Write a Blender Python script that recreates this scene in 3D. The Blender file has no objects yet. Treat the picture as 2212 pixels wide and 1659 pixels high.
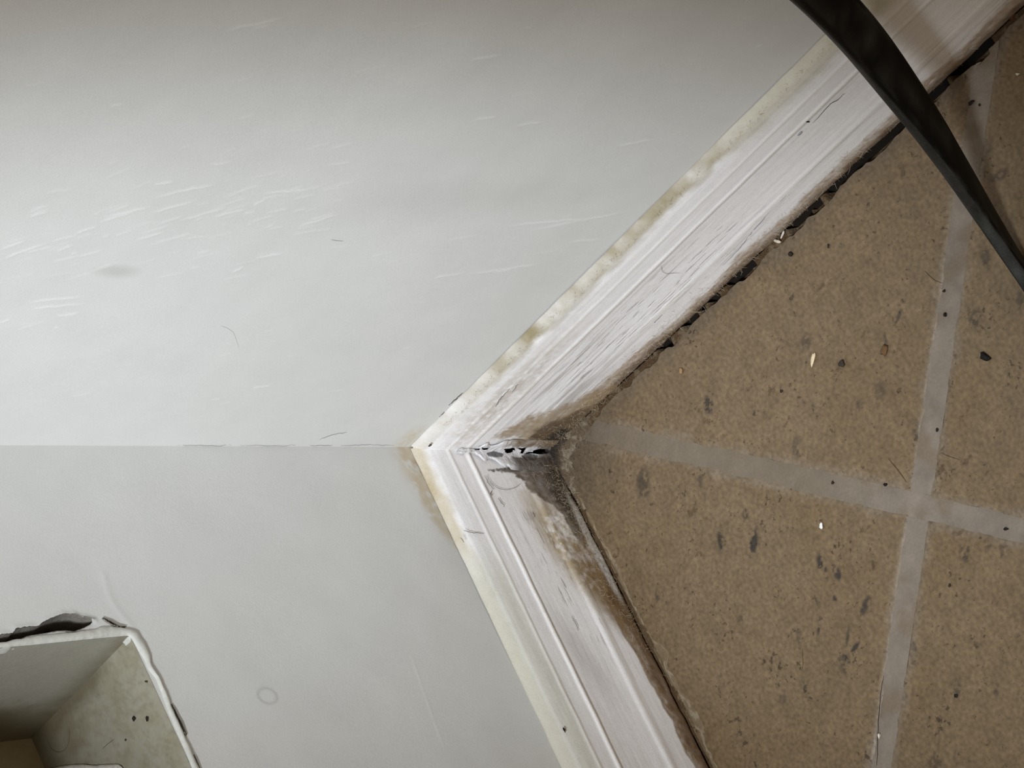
import bpy, bmesh, math, random
import numpy as np
from mathutils import Matrix, Vector

C = bpy.context.scene.collection
SC = bpy.context.scene

# ------------------------------------------------------------------ camera
CAM = np.array([0.43056904, 0.62123632, 0.80969905])
ROT = np.array([[0.40839592, 0.59635331, -0.69106838],      # image right
                [0.81232265, -0.58276099, -0.02283737],     # image down
                [-0.41634683, -0.55204381, -0.72242851]])   # forward
FPX = 4930.63
cd = bpy.data.cameras.new('camera')
cam = bpy.data.objects.new('camera', cd)
C.objects.link(cam)
m = Matrix.Identity(4)
for i in range(3):
    m[i][0] = ROT[0][i]; m[i][1] = -ROT[1][i]; m[i][2] = -ROT[2][i]; m[i][3] = CAM[i]
cam.matrix_world = m
cd.sensor_fit = 'HORIZONTAL'; cd.sensor_width = 36.0
cd.lens = FPX / 2212 * 36.0
cd.clip_start = 0.01
SC.camera = cam

# ------------------------------------------------------------------ light
w = bpy.data.worlds.new('world'); SC.world = w; w.use_nodes = True
bg = w.node_tree.nodes['Background']
bg.inputs[0].default_value = (1.0, 0.80, 0.56, 1)
bg.inputs[1].default_value = 0.25


def spot(name, loc, target, power, col, cone, wide, radius):
    """an added spot with an oval beam, its long axis level with the corner line"""
    l = bpy.data.lights.new(name, 'SPOT'); l.energy = power; l.color = col
    l.spot_size = math.radians(cone); l.spot_blend = 1.0; l.shadow_soft_size = radius
    o = bpy.data.objects.new(name, l); C.objects.link(o)
    z_ = Vector(loc) - Vector(target); z_.normalize()
    x_ = Vector((0, 0, -1)); x_ -= z_ * x_.dot(z_); x_.normalize()
    y_ = z_.cross(x_)
    mt = Matrix.Identity(4)
    for i in range(3):
        mt[i][0] = x_[i] * wide; mt[i][1] = y_[i]; mt[i][2] = z_[i]; mt[i][3] = loc[i]
    o.matrix_world = mt
    return o


spot('vignette_spot', (0.58, 0.39, 1.0), (0.0, 0.068, 0.080), 49, (0.87, 0.94, 1.0), 24, 2.0, 0.07)  # added unseen spot; oval beam shaped to dim the picture edges
SC.view_settings.view_transform = 'Standard'
SC.view_settings.look = 'None'
SC.view_settings.gamma = 1
SC.view_settings.use_curve_mapping = False
SC.view_settings.exposure = 0.05

# ------------------------------------------------------------------ helpers
T_B = 0.0061                      # baseboard thickness
H_B = 0.085                       # baseboard height
ANG = math.radians(45.38)         # the tiles run at 45 degrees to the walls
D1 = np.array([math.cos(ANG), math.sin(ANG)]); D2 = np.array([-D1[1], D1[0]])
O1, O2 = 0.0138, 0.2186           # the two joints in view


def un(px, py, axis, val):
    """point of the plane (axis = val) that the photograph shows at pixel px, py"""
    d = ROT.T @ np.array([(px - 1106) / FPX, (py - 829.5) / FPX, 1.0])
    return CAM + (val - CAM[axis]) / d[axis] * d


def onA(px, py, off=0.0): p = un(px, py, 0, off); return np.array([p[1], p[2]])
def onB(px, py, off=0.0): p = un(px, py, 1, off); return np.array([p[0], p[2]])
def onF(px, py, off=0.0): p = un(px, py, 2, off); return np.array([p[0], p[1]])


_tab = {}


def vn(u, v, seed):
    if seed not in _tab:
        _tab[seed] = np.random.RandomState(seed).rand(257, 257)
    T = _tab[seed]
    u = np.asarray(u, float); v = np.asarray(v, float)
    iu = np.floor(u).astype(int); iv = np.floor(v).astype(int)
    fu = u - iu; fv = v - iv
    fu = fu * fu * (3 - 2 * fu); fv = fv * fv * (3 - 2 * fv)
    a = iu % 256; b = iv % 256
    a1 = (iu + 1) % 256; b1 = (iv + 1) % 256
    return (T[a, b] * (1 - fu) + T[a1, b] * fu) * (1 - fv) + (T[a, b1] * (1 - fu) + T[a1, b1] * fu) * fv


def fbm(u, v, seed, octs=4, gain=0.55):
    s = 0; amp = 1; tot = 0
    for o in range(octs):
        s = s + amp * vn(u * 2 ** o + 17.3 * o, v * 2 ** o + 5.1 * o, seed + o); tot += amp; amp *= gain
    return s / tot


def sstep(a, b, x):
    t = np.clip((x - a) / (b - a), 0, 1); return t * t * (3 - 2 * t)


def lin(r, g, b):
    c = np.array([r, g, b]) / 255.0
    return np.where(c <= 0.04045, c / 12.92, ((c + 0.055) / 1.055) ** 2.4)


def mixc(col, c, m):
    m = np.clip(m, 0, 1)[..., None]
    return col * (1 - m) + np.asarray(c) * m


def poly_dist(S, Z, pts, closed=False):
    """distance of each (S, Z) to a polyline"""
    best = np.full(S.shape, 1e9)
    P = [np.asarray(p) for p in pts]
    if closed: P = P + [P[0]]
    for a, b in zip(P[:-1], P[1:]):
        ab = b - a; L = ab @ ab + 1e-15
        t = np.clip(((S - a[0]) * ab[0] + (Z - a[1]) * ab[1]) / L, 0, 1)
        best = np.minimum(best, np.hypot(S - a[0] - t * ab[0], Z - a[1] - t * ab[1]))
    return best


def poly_near(S, Z, pts):
    best = np.full(S.shape, 1e9); qs = S.copy(); qz = Z.copy()
    P = [np.asarray(p) for p in pts]; P = P + [P[0]]
    for a, b in zip(P[:-1], P[1:]):
        ab = b - a; L = ab @ ab + 1e-15
        t = np.clip(((S - a[0]) * ab[0] + (Z - a[1]) * ab[1]) / L, 0, 1)
        x = a[0] + t * ab[0]; z = a[1] + t * ab[1]; d = np.hypot(S - x, Z - z)
        k = d < best; best = np.where(k, d, best); qs = np.where(k, x, qs); qz = np.where(k, z, qz)
    return qs, qz


def inside(S, Z, pts):
    r = np.zeros(S.shape, bool); n = len(pts)
    for i in range(n):
        a = pts[i]; b = pts[(i + 1) % n]
        if a[1] == b[1]: continue
        k = ((a[1] > Z) != (b[1] > Z)) & (S < (b[0] - a[0]) * (Z - a[1]) / (b[1] - a[1]) + a[0])
        r ^= k
    return r


def ell(S, Z, c, rs, rz, ang=0.0, soft=0.6):
    """soft ellipse around c in surface coordinates (metres)"""
    ca, sa = math.cos(ang), math.sin(ang)
    x = (S - c[0]) * ca + (Z - c[1]) * sa; y = -(S - c[0]) * sa + (Z - c[1]) * ca
    d = np.hypot(x / rs, y / rz)
    return 1 - sstep(1 - soft, 1 + soft, d)


def link(o, parent=None, **kw):
    C.objects.link(o)
    if parent is not None: o.parent = parent
    for k, v in kw.items(): o[k] = v
    return o


def raw_mesh(name, V, F, mat, col=None, smooth=True):
    me = bpy.data.meshes.new(name)
    V = np.asarray(V, np.float32); F = np.asarray(F, np.int32)
    n = F.shape[1]
    me.vertices.add(len(V)); me.vertices.foreach_set('co', V.ravel())
    me.loops.add(F.size); me.loops.foreach_set('vertex_index', F.ravel())
    me.polygons.add(len(F))
    me.polygons.foreach_set('loop_start', np.arange(0, F.size, n, dtype=np.int32))
    me.polygons.foreach_set('loop_total', np.full(len(F), n, np.int32))
    me.update(calc_edges=True)
    if smooth: me.polygons.foreach_set('use_smooth', np.ones(len(F), bool))
    if col is not None:
        a = me.color_attributes.new('Col', 'FLOAT_COLOR', 'POINT')
        c = np.ones((len(V), 4), np.float32); c[:, :3] = np.clip(col, 0, 1)
        a.data.foreach_set('color', c.ravel())
    me.materials.append(mat)
    me.validate()
    return me


def grid_faces(n, m, keep=None, flip=False):
    i, j = np.meshgrid(np.arange(n - 1), np.arange(m - 1), indexing='ij')
    a = i * m + j
    F = np.stack([a, a + m, a + m + 1, a + 1], -1)
    if flip: F = F[..., ::-1]
    F = F.reshape(-1, 4)
    if keep is not None: F = F[keep.ravel()]
    return F


def grid_obj(name, P, col, mat, parent=None, keep=None, flip=False, smooth=True, **kw):
    n, m_ = P.shape[:2]
    F = grid_faces(n, m_, keep, flip)
    V = P.reshape(-1, 3); c = col.reshape(-1, 3)
    used = np.zeros(len(V), bool); used[F.ravel()] = True
    idx = np.cumsum(used) - 1
    me = raw_mesh(name, V[used], idx[F], mat, c[used], smooth)
    return link(bpy.data.objects.new(name, me), parent, **kw)


def const(P, c): return np.broadcast_to(np.asarray(c, float), P.shape).copy()


# ------------------------------------------------------------------ materials
def material(name, rough=0.6, fine=(900, 0.06), bump=(700, 0.10), coarse=None, attr=True, color=(.5, .5, .5), spec=0.3,
             specks=None):
    mt = bpy.data.materials.new(name); mt.use_nodes = True
    nt = mt.node_tree; N = nt.nodes; L = nt.links
    b = N['Principled BSDF']
    b.inputs['Roughness'].default_value = rough
    b.inputs['Specular IOR Level'].default_value = spec
    tc = N.new('ShaderNodeTexCoord')
    if attr:
        at = N.new('ShaderNodeAttribute'); at.attribute_name = 'Col'; cur = at.outputs['Color']
    else:
        rg = N.new('ShaderNodeRGB'); rg.outputs[0].default_value = (*color, 1); cur = rg.outputs[0]

    def mul(cur, scale, amt, detail=3.0, vec=None):
        nz = N.new('ShaderNodeTexNoise'); nz.inputs['Scale'].default_value = scale
        nz.inputs['Detail'].default_value = detail
        L.new(vec or tc.outputs['Object'], nz.inputs['Vector'])
        mr = N.new('ShaderNodeMapRange'); mr.inputs[1].default_value = 0.25; mr.inputs[2].default_value = 0.75
        mr.inputs[3].default_value = 1 - amt; mr.inputs[4].default_value = 1 + amt
        L.new(nz.outputs[0], mr.inputs[0])
        mx = N.new('ShaderNodeMix'); mx.data_type = 'RGBA'; mx.blend_type = 'MULTIPLY'
        mx.inputs[0].default_value = 1.0
        L.new(cur, mx.inputs[6]); L.new(mr.outputs[0], mx.inputs[7])
        return mx.outputs[2]
    if fine: cur = mul(cur, *fine)
    if coarse: cur = mul(cur, *coarse)
    if specks:                                        # dark mineral flecks of the glazed tile
        for scale, lo, hi, colr, stretch in specks:
            mp = N.new('ShaderNodeMapping'); mp.inputs['Scale'].default_value = stretch
            L.new(tc.outputs['Object'], mp.inputs['Vector'])
            nz = N.new('ShaderNodeTexNoise'); nz.inputs['Scale'].default_value = scale
            nz.inputs['Detail'].default_value = 4.0; nz.inputs['Roughness'].default_value = 0.62
            L.new(mp.outputs[0], nz.inputs['Vector'])
            n2 = N.new('ShaderNodeTexNoise'); n2.inputs['Scale'].default_value = scale * 0.16
            L.new(tc.outputs['Object'], n2.inputs['Vector'])
            ad = N.new('ShaderNodeMath'); ad.operation = 'MULTIPLY_ADD'
            ad.inputs[1].default_value = 0.55
            L.new(n2.outputs[0], ad.inputs[0]); L.new(nz.outputs[0], ad.inputs[2])
            mr = N.new('ShaderNodeMapRange'); mr.inputs[1].default_value = lo; mr.inputs[2].default_value = hi
            L.new(ad.outputs[0], mr.inputs[0])
            mx = N.new('ShaderNodeMix'); mx.data_type = 'RGBA'; mx.blend_type = 'MULTIPLY'
            L.new(mr.outputs[0], mx.inputs[0]); L.new(cur, mx.inputs[6])
            mx.inputs[7].default_value = (*colr, 1)
            cur = mx.outputs[2]
    L.new(cur, b.inputs['Base Color'])
    if bump:
        nz = N.new('ShaderNodeTexNoise'); nz.inputs['Scale'].default_value = bump[0]
        nz.inputs['Detail'].default_value = 4.0
        L.new(tc.outputs['Object'], nz.inputs['Vector'])
        bp = N.new('ShaderNodeBump'); bp.inputs['Strength'].default_value = bump[1]
        bp.inputs['Distance'].default_value = 0.001
        L.new(nz.outputs[0], bp.inputs['Height']); L.new(bp.outputs[0], b.inputs['Normal'])
    return mt


M_WALL = material('wall_paint', 0.62, (1500, 0.04), (1700, 0.10), (60, 0.02))
M_TRIM = material('trim_paint', 0.5, (1600, 0.07), (1500, 0.12), (250, 0.03))
M_CAULK = material('caulk', 0.6, (2500, 0.06), (1500, 0.2))
M_TILE = material('glazed_tile', 0.42, (520, 0.26), (500, 0.10), (130, 0.14), spec=0.35,
                  specks=[(330, 0.93, 0.99, (0.42, 0.40, 0.40), (1.0, 1.0, 1.0)),
                          (800, 0.94, 1.0, (0.50, 0.47, 0.44), (1.0, 0.6, 1.0)),
                          (150, 0.93, 1.0, (0.62, 0.58, 0.55), (1.0, 0.7, 1.0))])
M_GROUT = material('grout', 0.85, (900, 0.08), (700, 0.35), (120, 0.06))
M_DIRT = material('dirt', 0.95, (1500, 0.35), (900, 0.8))
M_DARK = material('gap_black', 0.95, None, None, None, False, (0.018, 0.014, 0.011), spec=0.05)  # near-black, so cavities and open joints stay dark
M_GYPSUM = material('gypsum', 0.95, (900, 0.15), (900, 0.5), None, False, (0.22, 0.20, 0.175), spec=0.1)
M_BOX = material('box_plastic', 0.55, (700, 0.06), (600, 0.12), (120, 0.04))
M_CORD = material('cord_rubber', 0.6, (1200, 0.25), (1500, 0.2), (140, 0.25), spec=0.22)
M_FIBRE = material('dust_fibre', 0.9, None, None)
M_BIT = material('crumb', 0.7, (1500, 0.2), (1200, 0.4), spec=0.3)

# ------------------------------------------------------------------ walls
WHITE = lin(219, 219, 217)
rnd = random.Random(4)

ys = np.concatenate([np.arange(0, .306, .00065), np.linspace(.307, .80, 30)])
zs = np.concatenate([np.arange(.078, .445, .00065), np.linspace(.446, .80, 24)])
S, Z = np.meshgrid(ys, zs, indexing='ij')
strokes = []


def stroke_px(x0, y0, x1, y1, h=.00010, wd=.00045): strokes.append((onA(x0, y0), onA(x1, y1), h, wd))


for a in [(0, 562, 110, 522), (0, 540, 60, 518), (210, 482, 300, 455), (225, 470, 330, 446), (160, 505, 215, 488),
          (120, 545, 160, 530), (320, 462, 430, 432), (330, 398, 380, 392), (325, 428, 480, 395), (60, 468, 110, 455),
          (545, 445, 578, 432), (560, 420, 680, 408), (460, 470, 540, 452), (290, 520, 360, 500), (380, 480, 500, 446),
          (640, 489, 740, 460), (500, 590, 530, 575), (545, 560, 620, 545), (1000, 592, 1180, 568), (1060, 588, 1110, 580),
          (1130, 500, 1370, 455), (1225, 524, 1305, 516), (1080, 488, 1290, 470), (930, 600, 1010, 585), (540, 838, 592, 832),
          (0, 700, 25, 690), (50, 655, 190, 640), (60, 668, 190, 655), (120, 682, 175, 676), (480, 68, 620, 38),
          (1020, 260, 1080, 250), (1010, 130, 1090, 118), (1110, 272, 1180, 262), (1632, 102, 1650, 96), (1330, 318, 1420, 300)]:
    stroke_px(*a)
for k in range(130):
    if k < 85:
        x = rnd.uniform(-20, 720); y = 560 - 0.2 * x + rnd.gauss(0, 55); sl = -0.27 + rnd.gauss(0, .05)
    else:
        x = rnd.uniform(0, 1300); y = rnd.uniform(60, 880); sl = -0.16 + rnd.gauss(0, .05)
    if x + 0.95 * y > 1700: continue
    ln = rnd.uniform(15, 80)
    stroke_px(x, y, x + ln, y + sl * ln, rnd.uniform(.00002, .00007), rnd.uniform(.0003, .0006))
relief = np.zeros(S.shape)
for a, b, hh, wd in strokes:
    lo = np.minimum(a, b) - .003; hi = np.maximum(a, b) + .003
    i0, i1 = np.searchsorted(ys, [lo[0], hi[0]]); j0, j1 = np.searchsorted(zs, [lo[1], hi[1]])
    if i1 <= i0 or j1 <= j0: continue
    s = S[i0:i1, j0:j1]; z = Z[i0:i1, j0:j1]
    wob = (vn(s * 260, z * 260, 77) - .5) * .0009
    ab = b - a; L = math.hypot(*ab) + 1e-9
    t = ((s - a[0]) * ab[0] + (z - a[1]) * ab[1]) / L
    d = ((s - a[0]) * -ab[1] + (z - a[1]) * ab[0]) / L + wob
    e = sstep(0, .3 * L, t) * (1 - sstep(.7 * L, L, t))
    relief[i0:i1, j0:j1] = np.maximum(relief[i0:i1, j0:j1], 1.5 * hh * e * np.exp(-(d / wd) ** 2))
und = (fbm(S * 14, Z * 14, 5, 2) - .5) * .0011 + (fbm(S * 40, Z * 40, 8, 2) - .5) * .00022
X = relief + und * sstep(0, .02, S)
colA = const(np.stack([S, S, S], -1), WHITE)
colA *= (1 + .05 * (fbm(S * 30, Z * 30, 21, 3) - .5))[..., None]
colA = mixc(colA, lin(246, 246, 245), relief / .00015 * .5)  # stroke crests painted lighter, standing in for their highlights
YEL = lin(196, 180, 146)
nz1 = fbm(S * 500, Z * 500, 31, 3)
colA = mixc(colA, YEL, .55 * ell(S, Z, onA(885, 945), .009, .005, 0, .7) * (nz1 * 1.3))
colA = mixc(colA, lin(150, 146, 140), .28 * ell(S, Z, onA(252, 586), .003, .008, 0, .8))
colA = mixc(colA, lin(170, 166, 160), .15 * ell(S, Z, onA(1000, 430), .010, .06, .2, .9))  # faint shadow streak painted into the wall colour
P = np.stack([X, S, Z], -1)
wallA = grid_obj('wall_right', P, colA, M_WALL, None, kind='structure',
                 label='white painted wall with brush strokes above the longer grey-streaked baseboard')

# opening and torn paint in the other wall
crack = [onB(*p) for p in [(-60, 1392), (-25, 1376), (0, 1371.6), (25, 1369), (35, 1358), (60, 1355), (81, 1353), (101, 1339),
                           (121, 1331), (137, 1325.6), (150, 1327), (162, 1326), (175, 1332), (187, 1333), (205, 1338),
                           (195, 1349), (180, 1357), (159, 1365), (140, 1363), (121, 1364), (94, 1369), (58, 1375),
                           (33, 1385.6), (0, 1389), (-60, 1400)]]
crack2 = [onB(*p) for p in [(221, 1335), (240, 1341), (255, 1350), (272, 1354), (257, 1356.5), (240, 1349), (228, 1342)]]
crack3 = [onB(*p) for p in [(370, 1521), (378, 1532), (386, 1548), (394, 1562), (403, 1588), (396, 1585), (384, 1560)]]
crack4 = [onB(*p) for p in [(418, 1630), (424, 1640), (432, 1662), (425, 1665), (420, 1650)]]
# box frame corner on the wall and its edge directions
K0 = onB(281, 1374); ex = onB(405, 1640) - K0; ex /= np.linalg.norm(ex)
ez = onB(0, 1399.5) - K0; ez /= np.linalg.norm(ez)
BW, BH, BD = .118, .125, .078
hole = [K0, K0 + ex * BW, K0 + ex * BW + ez * BH, K0 + ez * BH]

xs = np.concatenate([np.arange(0, .185, .0007), np.linspace(.186, .80, 60)])
zs = np.concatenate([np.arange(.078, .375, .0007), np.linspace(.376, .80, 40)])
S, Z = np.meshgrid(xs, zs, indexing='ij')


def dens(pts, step=.0006, jit=0, seed=1):
    out = []; r = random.Random(seed); n = len(pts)
    for i in range(n):
        a = np.asarray(pts[i]); b = np.asarray(pts[(i + 1) % n]); k = max(1, int(np.linalg.norm(b - a) / step))
        for q in range(k):
            p = a + (b - a) * q / k
            out.append(p + np.array([r.gauss(0, jit), r.gauss(0, jit)]))
    return out


holes = [dens(crack, jit=.00012), dens(crack2), dens(crack3), dens(crack4), hole]
X0, Z0 = S.copy(), Z.copy()
dead = np.zeros(S.shape, bool)
for hp in holes:
    ins = inside(S, Z, hp)
    nb = np.zeros_like(ins)
    for di in (-1, 0, 1):
        for dj in (-1, 0, 1):
            nb |= np.roll(np.roll(~ins, di, 0), dj, 1)
    snap = ins & nb
    k = np.where(snap)
    if len(k[0]):
        qs, qz = poly_near(S[k], Z[k], hp)
        X0[k] = qs; Z0[k] = qz
    dead |= ins
allin = dead[:-1, :-1] & dead[1:, :-1] & dead[1:, 1:] & dead[:-1, 1:]
und = (fbm(S * 14, Z * 14, 45, 2) - .5) * .0012 + (fbm(S * 40, Z * 40, 48, 2) - .5) * .0003
lipd = poly_dist(X0, Z0, crack[2:15])
Yw = und * sstep(0, .02, S) + .0006 * np.exp(-(lipd / .0012) ** 2)
sc = [onB(890, 1420), onB(958, 1610)]
rid = .00009 * np.exp(-(poly_dist(S, Z, sc) / .0005) ** 2) * (.4 + .8 * vn(S * 300, Z * 300, 9))
rid2 = .00014 * np.exp(-(poly_dist(S, Z, [onB(225, 1240), onB(240, 1290), onB(262, 1325), onB(285, 1350)]) / .0016) ** 2)
Yw = Yw + rid + rid2
colB = const(np.stack([S, S, S], -1), WHITE)
colB *= (1 + .05 * (fbm(S * 30, Z * 30, 61, 3) - .5))[..., None]
colB = mixc(colB, lin(230, 231, 231), rid / .00009 * .5)
n1 = fbm(S * 350, Z * 350, 63, 3)
yl = ell(S, Z, onB(925, 1050), .022, .0085, math.radians(-14), .8) + ell(S, Z, onB(950, 1110), .016, .006, math.radians(-8), .6) \
    + .8 * ell(S, Z, onB(890, 975), .008, .007, 0, .6)
colB = mixc(colB, lin(190, 170, 132), np.clip(yl, 0, 1) * sstep(.25, .7, n1 + .12) * .68)
colB = mixc(colB, lin(140, 112, 78), .55 * ell(S, Z, onB(905, 1010), .004, .003, 0, .7) * n1 * 1.5)
colB = mixc(colB, lin(165, 163, 160), .30 * ell(S, Z, onB(1000, 1200), .028, .010, 0, .9))  # soft grey shading beside the board, painted into the wall colour
rg = np.abs(np.hypot((S - onB(578, 1503)[0]) / .0035, (Z - onB(578, 1503)[1]) / .0045) - 1)
colB = mixc(colB, lin(150, 148, 142), .35 * np.exp(-(rg / .16) ** 2))
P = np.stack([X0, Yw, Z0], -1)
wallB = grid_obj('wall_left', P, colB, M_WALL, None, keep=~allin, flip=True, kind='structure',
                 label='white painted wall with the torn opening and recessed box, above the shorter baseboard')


def rim_strip(name, poly, depth, mat, parent, y0=.0004):
    n = len(poly); V = []; F = []
    for p in poly: V.append((p[0], y0, p[1]))
    for p in poly: V.append((p[0], -depth, p[1]))
    for i in range(n): j = (i + 1) % n; F.append((i, j, n + j, n + i))
    return link(bpy.data.objects.new(name, raw_mesh(name, V, F, mat, None, False)), parent)


for hp in (crack, crack2, crack3, crack4):
    rim_strip('drywall_edge', hp, .0125, M_GYPSUM, wallB)


def tub(name, lo, hi, mat, parent, open_side):
    """shell of a box lacking one side"""
    bm = bmesh.new()
    bmesh.ops.create_cube(bm, size=1)
    for v in bm.verts:
        for k in range(3): v.co[k] = (lo[k] + hi[k]) / 2 + v.co[k] * (hi[k] - lo[k])
    ax, sg = open_side
    for f in list(bm.faces):
        if all(abs(v.co[ax] - (hi[ax] if sg > 0 else lo[ax])) < 1e-6 for v in f.verts): bm.faces.remove(f)
    me = bpy.data.meshes.new(name); bm.to_mesh(me); bm.free(); me.materials.append(mat)
    return link(bpy.data.objects.new(name, me), parent)


tub('cavity_shell', (-.10, -.10, -.012), (.80, -.0002, .80), M_DARK, wallB, (1, 1))  # shells added behind the walls to stop light leaking through openings
tub('cavity_shell', (-.10, -.0002, -.012), (-.0012, .80, .80), M_DARK, wallA, (0, 1))

# ------------------------------------------------------------------ baseboards
PROF = [(0.0, 87.2), (1.0, 86.3), (2.4, 85.0), (3.8, 83.4), (4.8, 81.2), (5.2, 77.5), (5.4, 71.2), (5.8, 70.2), (5.9, 69.6), (5.5, 68.8),
        (5.5, 66.5), (5.5, 60.0), (6.1, 59.2), (6.4, 58.4), (6.1, 57.5), (5.3, 56.4), (5.2, 50.0), (5.1, 42.0), (5.3, 34.0),
        (5.7, 28.5), (6.3, 27.0), (6.5, 25.3), (6.3, 23.6), (6.0, 21.5), (6.0, 14.0), (6.1, 8.0), (6.1, 3.0), (5.6, 1.2),
        (4.0, 0.4), (0.5, 0.3)]
pd = np.array(PROF) / 1000.0
arc = np.concatenate([[0], np.cumsum(np.hypot(*np.diff(pd, axis=0).T))])
tt = np.linspace(0, arc[-1], 250)
pdep = np.interp(tt, arc, pd[:, 0]); pz = np.interp(tt, arc, pd[:, 1])
pdep = np.convolve(np.pad(pdep, 2, 'edge'), np.ones(5) / 5, 'valid')

TRIM = lin(248, 246, 247)
TAN = lin(158, 136, 106); BROWN = lin(112, 86, 58); DKB = lin(70, 60, 53); GREY = lin(120, 118, 122)


def streak(s, z, seed, su=34, sv=620): return fbm(s * su, z * sv, seed, 4, .6)


def baseboard(which):
    A = which == 'A'
    sd = 100 if A else 200
    L = .330 if A else .190
    ss = np.concatenate([np.arange(0, .10, .0004), np.arange(.10, L, .00065), np.linspace(L + .001, .80, 30)])
    Sg = np.repeat(ss[:, None], len(tt), 1)
    Tg = np.repeat(tt[None], len(ss), 0)
    dep = np.repeat(pdep[None], len(ss), 0).copy(); zz = np.repeat(pz[None], len(ss), 0).copy()
    wob = (fbm(Sg * 60, zz * 5, sd + 1, 3) - .5)
    zz = zz + wob * .0009 * sstep(.02, .04, zz) + (fbm(Sg * 90, zz * 0 + 3, sd + 2, 3) - .5) * .0018 * (1 - sstep(.004, .012, zz))
    fade = .45 if A else .9                      # the mouldings of the right board are softer under layers of paint
    n = fbm(Sg * 450, zz * 450, sd + 3, 4)
    rag = fbm(Sg * 90, zz * 90, sd + 4, 4)
    st = streak(Sg, zz, sd + 5); st2 = streak(Sg + zz * .35, zz, sd + 9, 90, 1000)
    col = const(np.stack([Sg, Sg, Sg], -1), TRIM)
    col *= (1 + .03 * (st - .5) * 2)[..., None]
    # thin cream tint along the bead crests
    for zc in (.0697, .0585, .0255):
        col = mixc(col, lin(238, 234, 226), .55 * np.exp(-((zz - zc) / .0007) ** 2))
    rel = 0
    if A:
        topd = (1 - sstep(.0055, .0105, Tg + (rag - .5) * .006))
        col = mixc(col, lin(150, 138, 108), topd * (.30 + .85 * rag) * (.55 + .45 * sstep(.03, .07, Sg)))
        col = mixc(col, lin(205, 200, 184), .7 * (1 - sstep(.008, .016, Tg + (rag - .5) * .008)) * sstep(.20, .24, Sg))
        # scuffs
        sc = sstep(.60, .72, st2) * np.exp(-((zz - .036) / .013) ** 2) * sstep(.045, .07, Sg) * (1 - sstep(.15, .21, Sg))
        col = mixc(col, lin(112, 98, 90), .6 * sc)
        sc2 = sstep(.56, .70, st) * np.exp(-((zz - .045) / .012) ** 2) * sstep(.03, .06, Sg) * (1 - sstep(.13, .19, Sg))
        col = mixc(col, lin(140, 128, 120), .32 * sc2)
        sc3 = sstep(.58, .72, streak(Sg, zz, sd + 20, 18, 700)) * np.exp(-((zz - .022) / .012) ** 2)
        col = mixc(col, lin(126, 118, 116), .30 * sc3)
        # dirty brown near the corner on the upper face
        cz = ell(Sg, zz, (.045, .068), .045, .010, 0, .8)
        col = mixc(col, lin(188, 172, 152), .55 * cz * sstep(.35, .7, n * .6 + st * .4 + .05))
        g2 = ell(Sg, zz, (.040, .032), .045, .016, 0, .8)
        col = mixc(col, lin(150, 142, 136), .55 * g2 * sstep(.4, .65, st))
        # brown foot of the board
        edge = .0125 + .009 * np.exp(-Sg / .035) + (rag - .5) * .010 + (st - .5) * .006
        ft = 1 - sstep(-.0025, .0025, zz - edge)
        col = mixc(col, lin(166, 144, 120), ft * (.45 + .6 * n))
        ft2 = 1 - sstep(-.002, .003, zz - edge * .45)
        col = mixc(col, lin(98, 76, 52), ft2 * (.35 + .75 * rag))
        cn = ell(Sg, zz, (.014, .008), .030, .017, -.5, .6)
        col = mixc(col, TAN, cn * (.25 + n))
        col = mixc(col, DKB, .9 * ell(Sg, zz, (.010, .004), .019, .0085, 0, .55) * (.4 + .8 * rag))
        # brown dusty patch climbing the board beside the open mitre
        def patch(px, soft, amp):
            pl = [onA(x_, y_, T_B) for x_, y_ in px]; d_ = poly_dist(Sg, zz, pl, True)
            d_ = np.where(inside(Sg, zz, pl), d_, -d_) + (rag - .5) * amp + (n - .5) * amp * .6
            return sstep(-soft, soft, d_)
        near = [(1060, 962), (1085, 940), (1110, 926), (1150, 897), (1200, 886), (1240, 868), (1300, 838), (1350, 835), (1240, 950), (1180, 975)]
        pm = patch(near, .0036, .010)
        col = mixc(col, lin(160, 138, 108), pm * (.55 + .5 * n))
        pm2 = patch([(1130, 962), (1165, 925), (1215, 905), (1290, 868), (1345, 840), (1250, 945), (1200, 980)], .0022, .006)
        col = mixc(col, lin(92, 76, 60), pm2 * (.35 + .8 * rag))
        pm3 = patch([(1165, 965), (1190, 940), (1215, 928), (1230, 945), (1215, 975)], .0015, .003)
        col = mixc(col, lin(52, 48, 46), pm3 * .85)
        rel = (n - .5) * .0006 * ft + sc * -.0002
    else:
        topd = (1 - sstep(.003, .008, Tg + (rag - .5) * .006)) * (1 - sstep(.05, .075, Sg))
        col = mixc(col, lin(188, 172, 138), topd * (.4 + .7 * rag))
        # cream caulk smear along the top of the board
        cr = (1 - sstep(.017, .023, Tg + (rag - .5) * .004)) * sstep(.05, .08, Sg)
        col = mixc(col, lin(220, 219, 206), .65 * cr)
        col = mixc(col, lin(194, 189, 173), .8 * (1 - sstep(.0045, .0085, Tg + (rag - .5) * .002)) * sstep(.035, .085, Sg))
        # large dark stain where the boards meet
        def patch(px, soft, amp):
            pl = [onB(x_, y_, T_B) for x_, y_ in px]; d_ = poly_dist(Sg, zz, pl, True)
            d_ = np.where(inside(Sg, zz, pl), d_, -d_) + (rag - .5) * amp + (n - .5) * amp * .6
            return sstep(-soft, soft, d_), d_
        e1, d1 = patch([(1052, 1000), (1103, 1004), (1124, 1028), (1149, 1063), (1195, 1090), (1215, 1115), (1240, 1160), (1265, 1190), (1275, 1170),
                        (1252, 1100), (1240, 1043), (1215, 965), (1110, 985)], .0012, .004)
        col = mixc(col, lin(104, 91, 80), e1 * (.92 + .3 * (n - .5)))
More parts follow.
